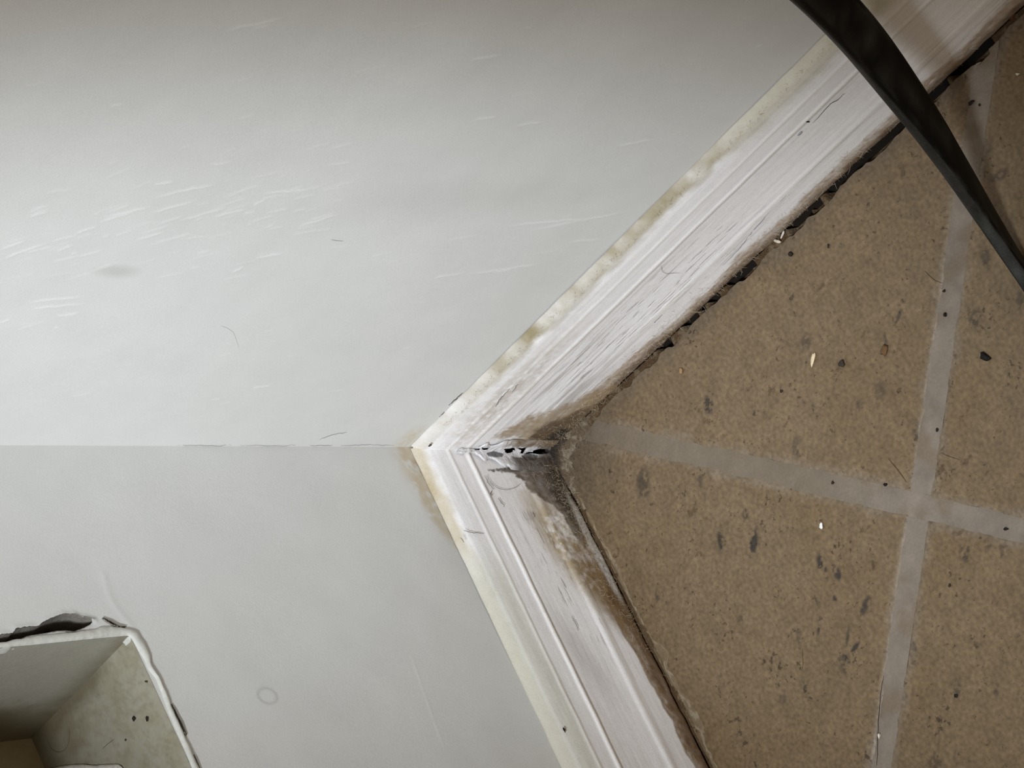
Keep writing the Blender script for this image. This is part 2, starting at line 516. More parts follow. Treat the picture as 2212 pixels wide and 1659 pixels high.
        e2, d2 = patch([(1175, 1000), (1190, 1060), (1215, 1095), (1245, 1150), (1268, 1185), (1258, 1110), (1240, 1040), (1215, 970)], .0022, .005)
        col = mixc(col, lin(64, 56, 51), e2 * (.85 + .4 * (rag - .5)))
        rim = np.exp(-(d1 / .0007) ** 2) * (1 - sstep(.022, .034, Sg))
        col = mixc(col, lin(52, 46, 36), .7 * rim * sstep(.4, .55, n))
        # tan spill
        tn = ell(Sg, zz, (.064, .021), .036, .0125, math.radians(-14), .6)
        col = mixc(col, lin(176, 158, 128), tn * sstep(.25, .6, rag * .6 + n * .4 + .05) * (1 - .8 * e1))
        tn2 = ell(Sg, zz, (.085, .012), .026, .009, math.radians(-8), .5)
        col = mixc(col, lin(124, 98, 66), tn2 * (.35 + .7 * n))
        # brown foot
        edge = .0118 + (rag - .5) * .0045 + .004 * np.exp(-((Sg - .10) / .02) ** 2)
        ft = (1 - sstep(-.0008, .0008, zz - edge)) * sstep(.040, .07, Sg)
        col = mixc(col, lin(134, 110, 80), ft * (.6 + .5 * n))
        ft2 = (1 - sstep(-.002, .002, zz - edge * (.25 + .7 * rag))) * sstep(.05, .08, Sg)
        col = mixc(col, lin(100, 74, 46), ft2 * (.35 + .6 * rag))
        # a bare pale strip low on the board near the corner
        bp = ell(Sg, zz, (.062, .0045), .030, .0030, 0, .3) * (1 - sstep(.085, .1, Sg))
        col = mixc(col, lin(196, 192, 188), bp * .9)
        col = mixc(col, lin(174, 166, 160), .35 * ell(Sg, zz, (.118, .046), .020, .006, -.25, .9))
        col = mixc(col, lin(120, 110, 100), .6 * sstep(.62, .75, st2) * ell(Sg, zz, (.075, .035), .04, .012, 0, .8))
        rel = (n - .5) * .0005 * ft
    lay = (fbm(Sg * 30, zz * 120, sd + 12, 3) - .5) * .0003 + (st - .5) * .00012
    base = .0055
    bead = dep - np.minimum(dep, base)
    dep = np.minimum(dep, base) + bead * (fade if A else 1.0) + (lay + rel) * sstep(.004, .012, Tg)
    # the boards are mitred; low down the cut has opened
    gap = .0023 * (1 - sstep(.040, .062, zz)) - .0003
    k = 1 - sstep(0, .03, Sg)
    along = Sg + k * (np.maximum(dep, .0015) + gap)
    P = np.stack([dep, along, zz], -1) if A else np.stack([along, dep, zz], -1)
    return P, col, Sg


P, col, _ = baseboard('A')
boardA = grid_obj('baseboard_right', P, col, M_TRIM, None, flip=False, kind='structure',
                  label='longer white baseboard with grey scuffs, black gap below it')
P, col, _ = baseboard('B')
boardB = grid_obj('baseboard_left', P, col, M_TRIM, None, flip=True, kind='structure',
                  label='shorter white baseboard with dark and tan stains, brown foot')

# torn caulk over the open mitre: a thin skin full of holes
q = math.sqrt(.5)
PL = .0100                                              # the skin lies near x + y = PL


def onM(px, py):
    d = ROT.T @ np.array([(px - 1106) / FPX, (py - 829.5) / FPX, 1.0])
    t_ = (PL - CAM[0] - CAM[1]) / (d[0] + d[1]); p = CAM + t_ * d
    return np.array([(p[0] - p[1]) * q, p[2]])


def zp(pts): return [(820 + x / 3.95, 820 + y / 3.95) for x, y in pts]


mh = [zp(h_) for h_ in [
    [(768, 570), (800, 573), (830, 582), (857, 588), (852, 605), (825, 606), (795, 592)],
    [(868, 576), (900, 574), (938, 577), (918, 598), (890, 602), (872, 596)],
    [(1058, 592), (1085, 590), (1115, 588), (1150, 572), (1158, 604), (1120, 625), (1090, 630), (1070, 618)],
    [(1168, 582), (1210, 584), (1252, 580), (1240, 606), (1222, 632), (1196, 630), (1208, 604), (1190, 596)],
    [(1218, 640), (1260, 620), (1310, 604), (1370, 590), (1440, 594), (1456, 616), (1430, 632), (1370, 638), (1300, 630)],
    [(1462, 572), (1512, 586), (1524, 622), (1488, 652), (1466, 628)],
    [(638, 576), (664, 578), (660, 594), (645, 592)], [(708, 574), (718, 576), (714, 588)], [(744, 572), (756, 570), (752, 582)],
    [(928, 706), (990, 712), (1005, 730), (960, 724)], [(1080, 738), (1110, 748), (1122, 772), (1098, 766)]]]
mhs = [[onM(*p) for p in h_] for h_ in mh]
us = np.arange(-.0078, .0078, .00013); vs = np.arange(.0005, .066, .00016)
U, Vv = np.meshgrid(us, vs, indexing='ij')
# the skin reaches further on to the left board low down
lean = .0012 * (1 - sstep(.02, .055, Vv))
half = .0007 + .0067 * (1 - sstep(.029, .062, Vv + (fbm(Vv * 160, Vv * 0, 301, 3) - .5) * .02))
Uc = U / .0078 * half + lean
depth = .0022 - np.abs(U / .0078) * .0030 + (fbm(U * 300, Vv * 300, 302, 3) - .5) * .0010
x = (T_B + depth * .6) + q * np.maximum(Uc, 0) * 1.414
y = (T_B + depth * .6) + q * np.maximum(-Uc, 0) * 1.414
# a cupped corner skin: each half lies on its board
x = np.where(Uc > 0, T_B + .0006 + Uc * 1.3, T_B + .0006 + .0007 * np.exp(Uc / .001))
y = np.where(Uc > 0, T_B + .0006 + .0007 * np.exp(-Uc / .001), T_B + .0006 - Uc * 1.3)
taper = sstep(.9, .6, np.abs(U / .0078)) if False else 1 - sstep(.75, 1.0, np.abs(U / .0078))
nudge = .0007 * (taper - 1)
x = np.where(Uc < 0, x + nudge, x); y = np.where(Uc > 0, y + nudge, y)
rl = (fbm(U * 420, Vv * 420, 303, 3) - .5) * .0007 * taper
x = x + rl; y = y + rl
Ms = (x - y) * q; Mz = Vv
keep = np.ones(U.shape, bool)
# ray-true hole coordinates: slide every point to the skin plane along the sight line of the photograph
PX = np.stack([x, y, Vv], -1)
dd = PX - CAM
tk = (PL - CAM[0] - CAM[1]) / (dd[..., 0] + dd[..., 1])
HP = CAM + dd * tk[..., None]
Hs = (HP[..., 0] - HP[..., 1]) * q; Hz = HP[..., 2]
dist = np.full(U.shape, 1e9); ins = np.zeros(U.shape, bool)
for h_ in mhs:
    dist = np.minimum(dist, poly_dist(Hs, Hz, h_, True)); ins |= inside(Hs, Hz, h_)
dead = ins
allin = dead[:-1, :-1] & dead[1:, :-1] & dead[1:, 1:] & dead[:-1, 1:]
colM = const(PX, lin(226, 224, 226))
nn = fbm(U * 500, Vv * 300, 305, 3)
ghol = [[onM(*p) for p in zp(h_)] for h_ in [[(920, 630), (980, 616), (1060, 635), (1050, 655), (990, 657), (935, 647)],
                                             [(1218, 652), (1280, 633), (1352, 650), (1335, 682), (1260, 684)]]]
for g in ghol:
    mk = np.where(inside(Hs, Hz, g), 1.0, np.exp(-(poly_dist(Hs, Hz, g, True) / .0003) ** 2))
    colM = mixc(colM, lin(96, 96, 98), mk * .9)
    x -= mk * .0003; y -= mk * .0003
low = 1 - sstep(.008, .017, Vv + (nn - .5) * .01)
colM = mixc(colM, lin(92, 82, 74), low * .9)
sideB = sstep(.0022, .0034, Uc + (nn - .5) * .002) * (1 - sstep(.028, .036, Vv))
colM = mixc(colM, lin(86, 75, 66), sideB * .9)
sideA = sstep(.0018, .0032, -Uc + (nn - .5) * .003) * (1 - sstep(.030, .045, Vv))
colM = mixc(colM, lin(132, 113, 90), sideA * (.5 + .6 * nn))
colM = mixc(colM, lin(60, 54, 52), .45 * np.exp(-(dist / .00025) ** 2) * sstep(.4, .6, nn))
PX = np.stack([x, y, Vv], -1)
grid_obj('cracked_caulk', PX, colM, M_CAULK, boardB, keep=~allin, flip=True, label='white torn caulk skin with black holes')

# ------------------------------------------------------------------ floor
FLOOR = bpy.data.objects.new('floor', None)
link(FLOOR, None, kind='structure', label='brown mottled tile floor laid diagonally to the walls with grey joints')
TILE = lin(115, 97, 74); GROUT = lin(128, 117, 106)
GW = .0036                       # half joint
TS = .305


def gapA(yv):                    # width of the open joint along the right board
    g = .0017 + .0018 * sstep(.42, .62, fbm(yv * 60, yv * 0 + .5, 411, 3))
    g = np.where(yv > .30, .0012, g)
    return g + (fbm(yv * 220, yv * 0, 412, 3) - .5) * .0010


def gapB(xv): return .0005 + (fbm(xv * 120, xv * 0, 415, 3) - .5) * .0007


DK = []                          # dark glaze marks seen on the tiles: x, y, radii (mm), turn, strength
for px, py, a, b, an, st in [(1530, 875, 2.6, 4.2, .3, .75), (1390, 1045, 4.0, 7.5, .2, .55), (1512, 1035, 1.4, 4, .3, .5),
                             (1560, 1175, 2.2, 5.5, .5, .8), (1628, 1175, 2.0, 7.5, -.1, .9), (1610, 1110, 1.6, 2.6, 0, .6),
                             (1776, 1225, 2.2, 6.0, .5, .9), (1808, 1238, 2.0, 3.2, .6, .95), (1805, 1300, 1.0, 3, .5, .8),
                             (1868, 1310, 1.6, 5, -.3, .7), (1830, 1380, .8, 6, 0, .6), (1825, 1410, 2.2, 1.0, 0, .6),
                             (1848, 1398, 3, 1.0, -.6, .8), (1823, 1430, 3, 5, .3, .5), (1738, 1480, 2.6, 1.4, 0, .6),
                             (1770, 1350, .9, 4, 0, .7), (2105, 690, 4.5, 2.5, -.2, .55), (1940, 685, 4.0, 1.0, -.4, .6),
                             (2205, 650, 2, 4, .2, .5), (2130, 555, 2, 5, .3, .5), (1740, 740, 2.4, 3.6, 0, .5),
                             (1912, 745, 1.0, 5, .2, .55), (1900, 840, 4, 3, .2, .4), (1980, 925, 2.0, 3.4, .2, .65),
                             (1860, 880, 4, 2.2, .5, .4), (1720, 965, 5, 3, 0, .35), (2085, 1195, 4, 2.6, .2, .6),
                             (2165, 1190, 2.2, 3, 0, .5), (2135, 1175, 2.6, 2.2, .5, .4), (2065, 1490, 4, 3, .1, .45),
                             (2150, 1480, 2, 4, .2, .5), (1975, 1400, 1.2, 4, .4, .6), (1955, 1510, 2.4, 1.6, 0, .5),
                             (2160, 380, 5, 2.2, -.9, .5), (2130, 330, 3, 1.5, -.9, .4), (1720, 1370, 3, 3, 0, .35),
                             (1420, 1290, 1.0, 3, .4, .6), (1600, 1340, 1.4, 2.2, .2, .5), (1760, 1290, .6, 5, .6, .6),
                             (1690, 1510, 2.5, 2.0, 0, .35), (1560, 1470, 2.5, 3.0, 0, .35), (2020, 1650, 5, 3, 0, .45)]:
    DK.append((onF(px, py), a / 1000, b / 1000, an, st))


def tile(a0, a1, b0, b1, da, db, seed):
    def axis(lo, hi, dense):
        e = np.array([0, .0005, .0010, .0016, .0022, .0029])
        mid = np.arange(lo + .0036, hi - .0036, .0007)
        far = np.linspace(lo + .0036, hi - .0036, 40)
        mid = np.concatenate([mid[(mid > dense[0]) & (mid < dense[1])], far[(far <= dense[0]) | (far >= dense[1])]])
        return np.sort(np.concatenate([lo + e, hi - e, mid]))
    aa = axis(a0, a1, da); bb = axis(b0, b1, db)
    A_, B_ = np.meshgrid(aa, bb, indexing='ij')
    ed = np.minimum(np.minimum(A_ - a0, a1 - A_), np.minimum(B_ - b0, b1 - B_))
    X = A_ * D1[0] + B_ * D2[0]; Y = A_ * D1[1] + B_ * D2[1]
    zt = -.0010 * (1 - sstep(-.0004, .0034, ed + (fbm(X * 140, Y * 140, 437, 3) - .5) * .0016)) + (fbm(X * 40, Y * 40, seed, 3) - .5) * .0005
    zt = np.where(ed < .0002, -.0026, zt)
    lx = T_B + gapA(Y); ly = T_B + gapB(X)
    cut = (X < lx) | (Y < ly)
    nbr = np.zeros_like(cut)
    for di in (-1, 0, 1):
        for dj in (-1, 0, 1): nbr |= np.roll(np.roll(~cut, di, 0), dj, 1)
    sn = cut & nbr
    X2 = np.where(sn & (X < lx), lx, X); Y2 = np.where(sn & (Y < ly), ly, Y)
    keep = ~(cut[:-1, :-1] & cut[1:, :-1] & cut[1:, 1:] & cut[:-1, 1:])
    nz = fbm(X * 60, Y * 60, seed + 3, 4); n2 = fbm(X * 300, Y * 300, seed + 7, 4)
    col = const(np.stack([X, X, X], -1), TILE)
    col *= (1 + .22 * (nz - .5) + .16 * (n2 - .5))[..., None]
    col = mixc(col, lin(112, 92, 66), .5 * sstep(.5, .75, fbm(X * 25, Y * 25, seed + 11, 3)))
    for c, ra, rb, an, st in DK:
        near = (np.abs(X - c[0]) < .02) & (np.abs(Y - c[1]) < .02)
        if not near.any(): continue
        # the marks streak along the wall on the left
        mk = ell(X, Y, c, max(ra, rb), min(ra, rb), -.75 + an, .4) * sstep(.40, .47, fbm(X * 420, Y * 420, seed + 15, 3))
        col = mixc(col, lin(60, 52, 46), mk * min(1, st * 1.25))
    hz = 1 - sstep(.0002, .0060, ed + (fbm(X * 110, Y * 110, 431, 4) - .5) * .0075)
    col = mixc(col, lin(130, 117, 102), hz * .62)
    # grime along the walls
    ga = (1 - sstep(0, .012, X - T_B + (nz - .5) * .012)); gb = (1 - sstep(0, .006, Y - T_B + (nz - .5) * .008))
    col = mixc(col, lin(104, 94, 84), .55 * ga * (.5 + n2))
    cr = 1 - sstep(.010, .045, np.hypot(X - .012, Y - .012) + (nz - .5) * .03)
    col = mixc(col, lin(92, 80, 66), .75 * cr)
    o = grid_obj('tile', np.stack([X2, Y2, zt], -1), col, M_TILE, FLOOR, keep=keep)
    return o


tile(O2 - TS, O2 - GW, O1 + GW, O1 + TS, (-.06, .30), (0, .19), 500)
tile(O2 - TS, O2 - GW, O1 - TS, O1 - GW, (-.06, .30), (-.17, .1), 520)
tile(O2 + GW, O2 + TS, O1 + GW, O1 + TS, (.2, .36), (0, .16), 540)
tile(O2 + GW, O2 + TS, O1 - TS, O1 - GW, (.2, .33), (-.14, .1), 560)


def grout_strip(name, a0, a1, b0, b1, na, nb, seed):
    A_, B_ = np.meshgrid(np.linspace(a0, a1, na), np.linspace(b0, b1, nb), indexing='ij')
    X = A_ * D1[0] + B_ * D2[0]; Y = A_ * D1[1] + B_ * D2[1]
    zz = -.00045 + (fbm(X * 160, Y * 160, seed, 3) - .5) * .0007
    col = const(np.stack([X, X, X], -1), GROUT)
    n = fbm(X * 120, Y * 120, seed + 2, 4)
    col *= (1 + .45 * (n - .5))[..., None]
    col = mixc(col, lin(112, 97, 76), .55 * sstep(.5, .7, fbm(X * 60, Y * 60, seed + 5, 4)))
    if a1 - a0 > b1 - b0:
        col = mixc(col, lin(116, 104, 88), .75 * (1 - sstep(.16, .215, A_)))
    col = mixc(col, lin(98, 86, 72), .8 * (1 - sstep(.02, .06, A_)) if a1 - a0 > b1 - b0 else 0 * n)
    X = np.maximum(X, T_B + .0012 + gapA(Y) * .8); Y = np.maximum(Y, T_B + .0008)
    keep = ~((X < T_B + .0002) | (Y < T_B + .0002))
    keep = keep[:-1, :-1] & keep[1:, :-1] & keep[1:, 1:] & keep[:-1, 1:]
    return grid_obj(name, np.stack([X, Y, zz], -1), col, M_GROUT, FLOOR, keep=keep, flip=False)


grout_strip('grout_joint', -.02, O2 + TS, O1 - GW - .0018, O1 + GW + .0018, 520, 14, 601)
grout_strip('grout_joint', O2 - GW - .0018, O2 + GW + .0018, O1 - TS, O1 - GW - .0018, 14, 300, 611)
grout_strip('grout_joint', O2 - GW - .0018, O2 + GW + .0018, O1 + GW + .0018, O1 + TS, 14, 300, 621)
me = raw_mesh('mortar_bed', [(-.1, -.1, -.0085), (.6, -.1, -.0085), (.6, .6, -.0085), (-.1, .6, -.0085)], [(0, 1, 2, 3)], M_DARK, None, False)
link(bpy.data.objects.new('mortar_bed', me), FLOOR)

# dirt packed in the joints at the foot of the boards; it has fallen out in places under the right board
def filler(which):
    ss = np.arange(.006, .34, .0007) if which == 'A' else np.arange(.006, .20, .0007)
    dd_ = np.linspace(-.0015, .0062 if which == 'A' else .0022, 14)
    Sg, Dg = np.meshgrid(ss, dd_, indexing='ij')
    n = fbm(Sg * 300, Dg * 300, 651, 4)
    if which == 'A':
        opn = np.zeros(Sg.shape)
        for a_, b_ in ((.083, .094), (.106, .119), (.124, .133), (.136, .153), (.178, .197), (.203, .252), (.262, .276), (.281, .302)):
            opn = np.maximum(opn, sstep(a_ - .002, a_ + .001, Sg) * (1 - sstep(b_ - .001, b_ + .002, Sg)))
        opn = opn * sstep(.18, .30, fbm(Sg * 120, Sg * 0, 655, 3))
    else:
        opn = .10 * sstep(.5, .6, fbm(Sg * 120, Sg * 0, 657, 3)) - .05
    z_ = (-.0010 if which == 'A' else -.0002) + (n - .5) * .0007 * (1 - opn) - opn * .0066
    col = const(np.stack([Sg, Sg, Sg], -1), lin(84, 64, 44)); col = mixc(col, lin(112, 95, 74) if which == 'A' else lin(92, 74, 52), sstep(.48, .65, n))
    P = np.stack([T_B + Dg, Sg, z_], -1) if which == 'A' else np.stack([Sg, T_B + Dg, z_], -1)
    grid_obj('joint_dirt', P, col, M_DIRT, FLOOR, flip=which != 'A', kind='stuff')


filler('A'); filler('B')

# ridge of old grout and paint along the left board
xs_ = np.arange(.030, .190, .0005); vs_ = np.linspace(0, 1, 26)
Sg, Vg = np.meshgrid(xs_, vs_, indexing='ij')
wd = .0020 + .0050 * sstep(.45, .75, fbm(Sg * 45, Sg * 0, 633, 3)) * sstep(.05, .09, Sg) + (fbm(Sg * 500, Sg * 0, 634, 2) - .5) * .0010
wd = np.maximum(wd, .0008) * sstep(.030, .036, Sg)
y0 = T_B + .0008
hgt = (.0001 + .0008 * fbm(Sg * 220, Vg * wd * 400, 635, 3)) * np.sin(np.clip(Vg, 0, 1) * math.pi) ** .6
n = fbm(Sg * 250, Vg * 4, 637, 4)
col = const(np.stack([Sg, Sg, Sg], -1), lin(118, 101, 78))
col = mixc(col, lin(146, 132, 112), sstep(.5, .65, n) * .8)
col = mixc(col, lin(84, 64, 42), (1 - sstep(.0, .32, Vg)) * .8)
grid_obj('grout_smear', np.stack([Sg, y0 + Vg * wd + (fbm(Sg * 120, Vg, 639, 2) - .5) * .0008, hgt - .0003], -1), col, M_GROUT, FLOOR)

# ------------------------------------------------------------------ recessed box
BOX = bpy.data.objects.new('wall_box', None)
link(BOX, None, label='pale recessed wall box with dusty ledge, set in the torn opening', category='wall box')


def bp(u, v, d): p = K0 + ex * u + ez * v; return np.array([p[0], -d, p[1]])


def panel(name, f, nu, nv, colf, flip=False):
    U, V = np.meshgrid(np.linspace(0, 1, nu), np.linspace(0, 1, nv), indexing='ij')
    P = np.array([[f(a, b) for a, b in zip(r1, r2)] for r1, r2 in zip(U, V)])
    return grid_obj(name, P, colf(U, V), M_BOX, BOX, flip=flip)


CRM = lin(160, 157, 145)


def c_side(U, V):
    c = const(np.stack([U, U, U], -1), CRM)
    n = fbm(U * 14, V * 14, 701, 4)
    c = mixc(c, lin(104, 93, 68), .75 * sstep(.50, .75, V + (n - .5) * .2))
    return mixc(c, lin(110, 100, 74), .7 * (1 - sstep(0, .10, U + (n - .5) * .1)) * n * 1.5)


def c_ledge(U, V):
    c = const(np.stack([U, U, U], -1), lin(163, 158, 141))
    n = fbm(U * 16, V * 10, 711, 4); n2 = fbm(U * 60, V * 34, 715, 3)
    c = mixc(c, lin(148, 140, 116), .45 * sstep(.42, .68, n))
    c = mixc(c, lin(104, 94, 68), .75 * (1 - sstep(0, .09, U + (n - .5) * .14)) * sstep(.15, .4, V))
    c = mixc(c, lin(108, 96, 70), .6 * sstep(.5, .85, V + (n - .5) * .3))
    return mixc(c, lin(120, 108, 84), .25 * sstep(.5, .7, n2))


def c_back(U, V):
    c = const(np.stack([U, U, U], -1), lin(165, 150, 120))
    return mixc(c, lin(130, 116, 88), .5 * fbm(U * 12, V * 12, 721, 3))


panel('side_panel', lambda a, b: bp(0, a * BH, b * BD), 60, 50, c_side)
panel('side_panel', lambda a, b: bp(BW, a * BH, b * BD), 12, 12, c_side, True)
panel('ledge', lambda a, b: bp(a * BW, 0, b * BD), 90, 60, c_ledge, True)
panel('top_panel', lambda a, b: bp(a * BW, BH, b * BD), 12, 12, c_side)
panel('back_panel', lambda a, b: bp(a * BW, b * BH, BD), 40, 40, c_back)
# painted lip
loop_in = []; loop_out = []
inner = [onB(*p) for p in [(0, 1399.5), (60, 1394), (152, 1385.6), (253, 1373), (274, 1372), (281, 1378), (301, 1407), (311, 1422),
                           (319, 1442), (337, 1465), (354, 1508), (365, 1541), (382, 1577), (400, 1620), (414, 1659)]]
outer = [onB(*p) for p in [(0, 1389.5), (58, 1376), (157, 1366), (240, 1352), (286, 1360), (300, 1366), (314, 1387), (324, 1415),
                           (329, 1440), (343, 1463), (357, 1490), (367, 1518), (384, 1556), (406, 1604), (430, 1659)]]


def along(pts, n):
    P = np.array(pts); d = np.concatenate([[0], np.cumsum(np.hypot(*np.diff(P, axis=0).T))])
    t_ = np.linspace(0, d[-1], n); return np.stack([np.interp(t_, d, P[:, k]) for k in (0, 1)], -1)


inner = [inner[0] + (inner[0] - inner[1]) * 1.1] + inner + [inner[-1] + (inner[-1] - inner[-2]) * 1.6]
outer = [outer[0] + (outer[0] - outer[1]) * 1.1] + outer + [outer[-1] + (outer[-1] - outer[-2]) * 1.6]
segs = []
for i in range(len(inner) - 1):
    k = max(2, int(np.linalg.norm(inner[i + 1] - inner[i]) / .0006))
    for qn in range(k):
        f = qn / k; segs.append((inner[i] + (inner[i + 1] - inner[i]) * f, outer[i] + (outer[i + 1] - outer[i]) * f))
NI = np.array([s_[0] for s_ in segs]); NO = np.array([s_[1] for s_ in segs])
ra = np.random.RandomState(5)
jit = np.array([fbm(np.arange(len(NI)) * .18, np.zeros(len(NI)), 731 + k, 3) - .5 for k in (0, 1)]).T * .0011
NI = NI + jit * .5; NO = NO + jit[::-1] * .8
prof = [(.04, -.0045), (.03, -.0015), (.08, .0004), (.3, .0010), (.6, .0010), (.85, .0006), (1.0, .0001), (1.03, -.003)]
P = np.zeros((len(NI), len(prof), 3))
for j, (f, d) in enumerate(prof):
    xz = NI + (NO - NI) * f
    P[:, j, 0] = xz[:, 0]; P[:, j, 2] = xz[:, 1]
    P[:, j, 1] = d + (fbm(xz[:, 0] * 300, xz[:, 1] * 300, 741, 2) - .5) * .0004
col = const(P, lin(206, 206, 199))
grid_obj('lip', P, col, M_BOX, BOX, label='bright chipped painted rim')


# ------------------------------------------------------------------ thin strands, fibres and bits
def strand_mesh(name, lines, rad, col, mat=M_FIBRE, sides=4):
    V = []; F = []; cc = []
    for pts, r, c in zip(lines, rad, col):
        P = np.array(pts); n = len(P)
        Tn = np.gradient(P, axis=0); Tn /= np.linalg.norm(Tn, axis=1)[:, None] + 1e-12
        up = np.array([.31, .52, .79]); b0 = len(V)
        for i in range(n):
            s_ = np.cross(Tn[i], up); s_ /= np.linalg.norm(s_) + 1e-12; u_ = np.cross(s_, Tn[i])
            rr = r * (1 - .6 * abs(2 * i / max(1, n - 1) - 1) ** 3)
            for k in range(sides):
                a = 2 * math.pi * k / sides
                V.append(P[i] + (s_ * math.cos(a) + u_ * math.sin(a)) * rr); cc.append(c)
        for i in range(n - 1):
            for k in range(sides):
                k2 = (k + 1) % sides
                F.append((b0 + i * sides + k, b0 + i * sides + k2, b0 + (i + 1) * sides + k2, b0 + (i + 1) * sides + k))
    return raw_mesh(name, V, F, mat, np.array(cc))


def smooth_line(pts, n=24):
    P = np.array(pts, float); t_ = np.linspace(0, len(P) - 1, n)
    out = np.stack([np.interp(t_, np.arange(len(P)), P[:, k]) for k in range(P.shape[1])], -1)
    for _ in range(3): out[1:-1] = (out[:-2] + out[1:-1] * 2 + out[2:]) / 4
    return out


def face_pt(surf, px, py):
    if surf == 'A': return un(px, py, 0, .0002)
    if surf == 'B': return un(px, py, 1, .0002)
    if surf == 'bA': return un(px, py, 0, T_B - .0002)
    if surf == 'bB': return un(px, py, 1, T_B - .0002)
    if surf == 'F': return un(px, py, 2, .0003)
    if surf == 'L':                              # the ledge of the box
        nrm = np.array([-ex[1], 0, ex[0]]); k0 = np.array([K0[0], 0, K0[1]])
        d = ROT.T @ np.array([(px - 1106) / FPX, (py - 829.5) / FPX, 1.0])
        return CAM + d * (((k0 - CAM) @ nrm) / (d @ nrm)) + nrm * .0002


def cracks(name, parent, surf, lines, r=.00016, col=(60, 52, 44)):
    L3 = [smooth_line([face_pt(surf, *p) for p in l], max(6, 5 * len(l))) for l in lines]
    rr = random.Random(len(lines))
    for l in L3: l += np.array([[rr.gauss(0, .00012) for _ in range(3)] for _ in range(len(l))])
    me = strand_mesh(name, L3, [r * rr.uniform(.6, 1.2) for _ in L3], [lin(*col)] * len(L3))
    return link(bpy.data.objects.new(name, me), parent)


cracks('paint_crack', wallA, 'A', [[(385, 962), (440, 963), (500, 962)], [(520, 962), (600, 963), (640, 962)], [(670, 963), (720, 962)],
                                   [(735, 963), (790, 961), (850, 963)], [(690, 950), (715, 940), (750, 934)]], .00009, (120, 122, 124))
cracks('paint_crack', boardA, 'A', [[(892, 964), (903, 950), (924, 930)], [(945, 905), (960, 890)], [(970, 876), (985, 862), (1000, 849)]],
       .00022, (84, 72, 56))
cracks('paint_crack', boardB, 'B', [[(889, 967), (897, 974), (903, 992), (912, 1012), (922, 1024), (930, 1040), (935, 1052)],
                                    [(947, 1076), (955, 1092), (963, 1112)], [(975, 1148), (982, 1160), (986, 1172)]], .00022, (84, 72, 56))
cracks('paint_crack', boardA, 'bA', [[(1757, 266), (1790, 228), (1825, 203)], [(1700, 420), (1660, 460), (1625, 500), (1600, 535), (1560, 575)],
                                     [(1100, 840), (1080, 862), (1070, 880)], [(1120, 830), (1106, 848)], [(1410, 700), (1430, 680)]],
       .00014, (92, 88, 92))
cracks('paint_crack', boardB, 'bB', [[(1001, 1145), (1015, 1150), (1046, 1152)], [(995, 1160), (1003, 1172)], [(1047, 1028), (1056, 1046), (1068, 1058)],
                                     [(1076, 1076), (1090, 1095)], [(1062, 1060), (1060, 1066), (1064, 1070)],
                                     [(1235, 1332), (1243, 1345), (1250, 1362)], [(1150, 1105), (1156, 1118)]], .00013, (96, 88, 80))
cracks('hairline_crack', FLOOR, 'F', [[(1733, 1399), (1735, 1430), (1732, 1450)], [(1908, 1460), (1900, 1520), (1896, 1580), (1893, 1655)]],
       .00014, (66, 54, 42))


def fuzz(name, parent, pts, nrm, length, rad, cols, seed, **kw):
    r = np.random.RandomState(seed); lines = []; rd = []; cl = []
    for p, n_ in zip(pts, nrm):
        d = r.normal(size=3); d -= n_ * (d @ n_) * .6; d /= np.linalg.norm(d); l = length * r.uniform(.4, 1.3)
        cv = r.normal(size=3) * .35
        lines.append([p + n_ * .0002, p + d * l * .5 + n_ * l * .16, p + (d + cv) * l * .95 + n_ * l * r.uniform(.0, .3)])
        rd.append(rad * r.uniform(.6, 1.2)); cl.append(lin(*cols[r.randint(len(cols))]))
    me = strand_mesh(name, lines, rd, cl, M_FIBRE, 3)
    return link(bpy.data.objects.new(name, me), parent, kind='stuff', **kw)


r = np.random.RandomState(3)
nA = np.array([.8, 0, .6]); nB = np.array([0, .8, .6]); up = np.array([0, 0, 1.])
pts = []; nr = []
for k in range(1500):
    s_ = .012 + r.beta(.8, 1.6) * .30; z_ = abs(r.normal(0, .006)) * (1 + 1.0 * math.exp(-s_ / .04)); pts.append(np.array([T_B + .0002, s_, z_ + (.0035 if s_ > .06 else 0)])); nr.append(nA)
fuzz('dust_fuzz', boardA, pts, nr, .0022, .000055, [(196, 178, 150), (170, 148, 118), (120, 98, 74), (210, 196, 174)], 11)
pts = []; nr = []
for k in range(1300):
    s_ = .014 + r.beta(1.1, 2.0) * .12; z_ = r.uniform(.001, .005) + abs(r.normal(0, .008)) * (1 if s_ < .1 else .5)
    pts.append(np.array([s_, T_B + .0002, z_])); nr.append(nB)
fuzz('dust_fuzz', boardB, pts, nr, .0020, .000055, [(190, 170, 136), (160, 136, 100), (108, 86, 62), (206, 194, 168)], 12)
pts = []; nr = []
for k in range(420):
    s_ = r.uniform(.02, .30); pts.append(np.array([r.uniform(.001, .005), s_, .0846])); nr.append(up)
fuzz('dust_fuzz', boardA, pts, nr, .0016, .00005, [(200, 190, 160), (176, 160, 126), (120, 106, 84)], 13)

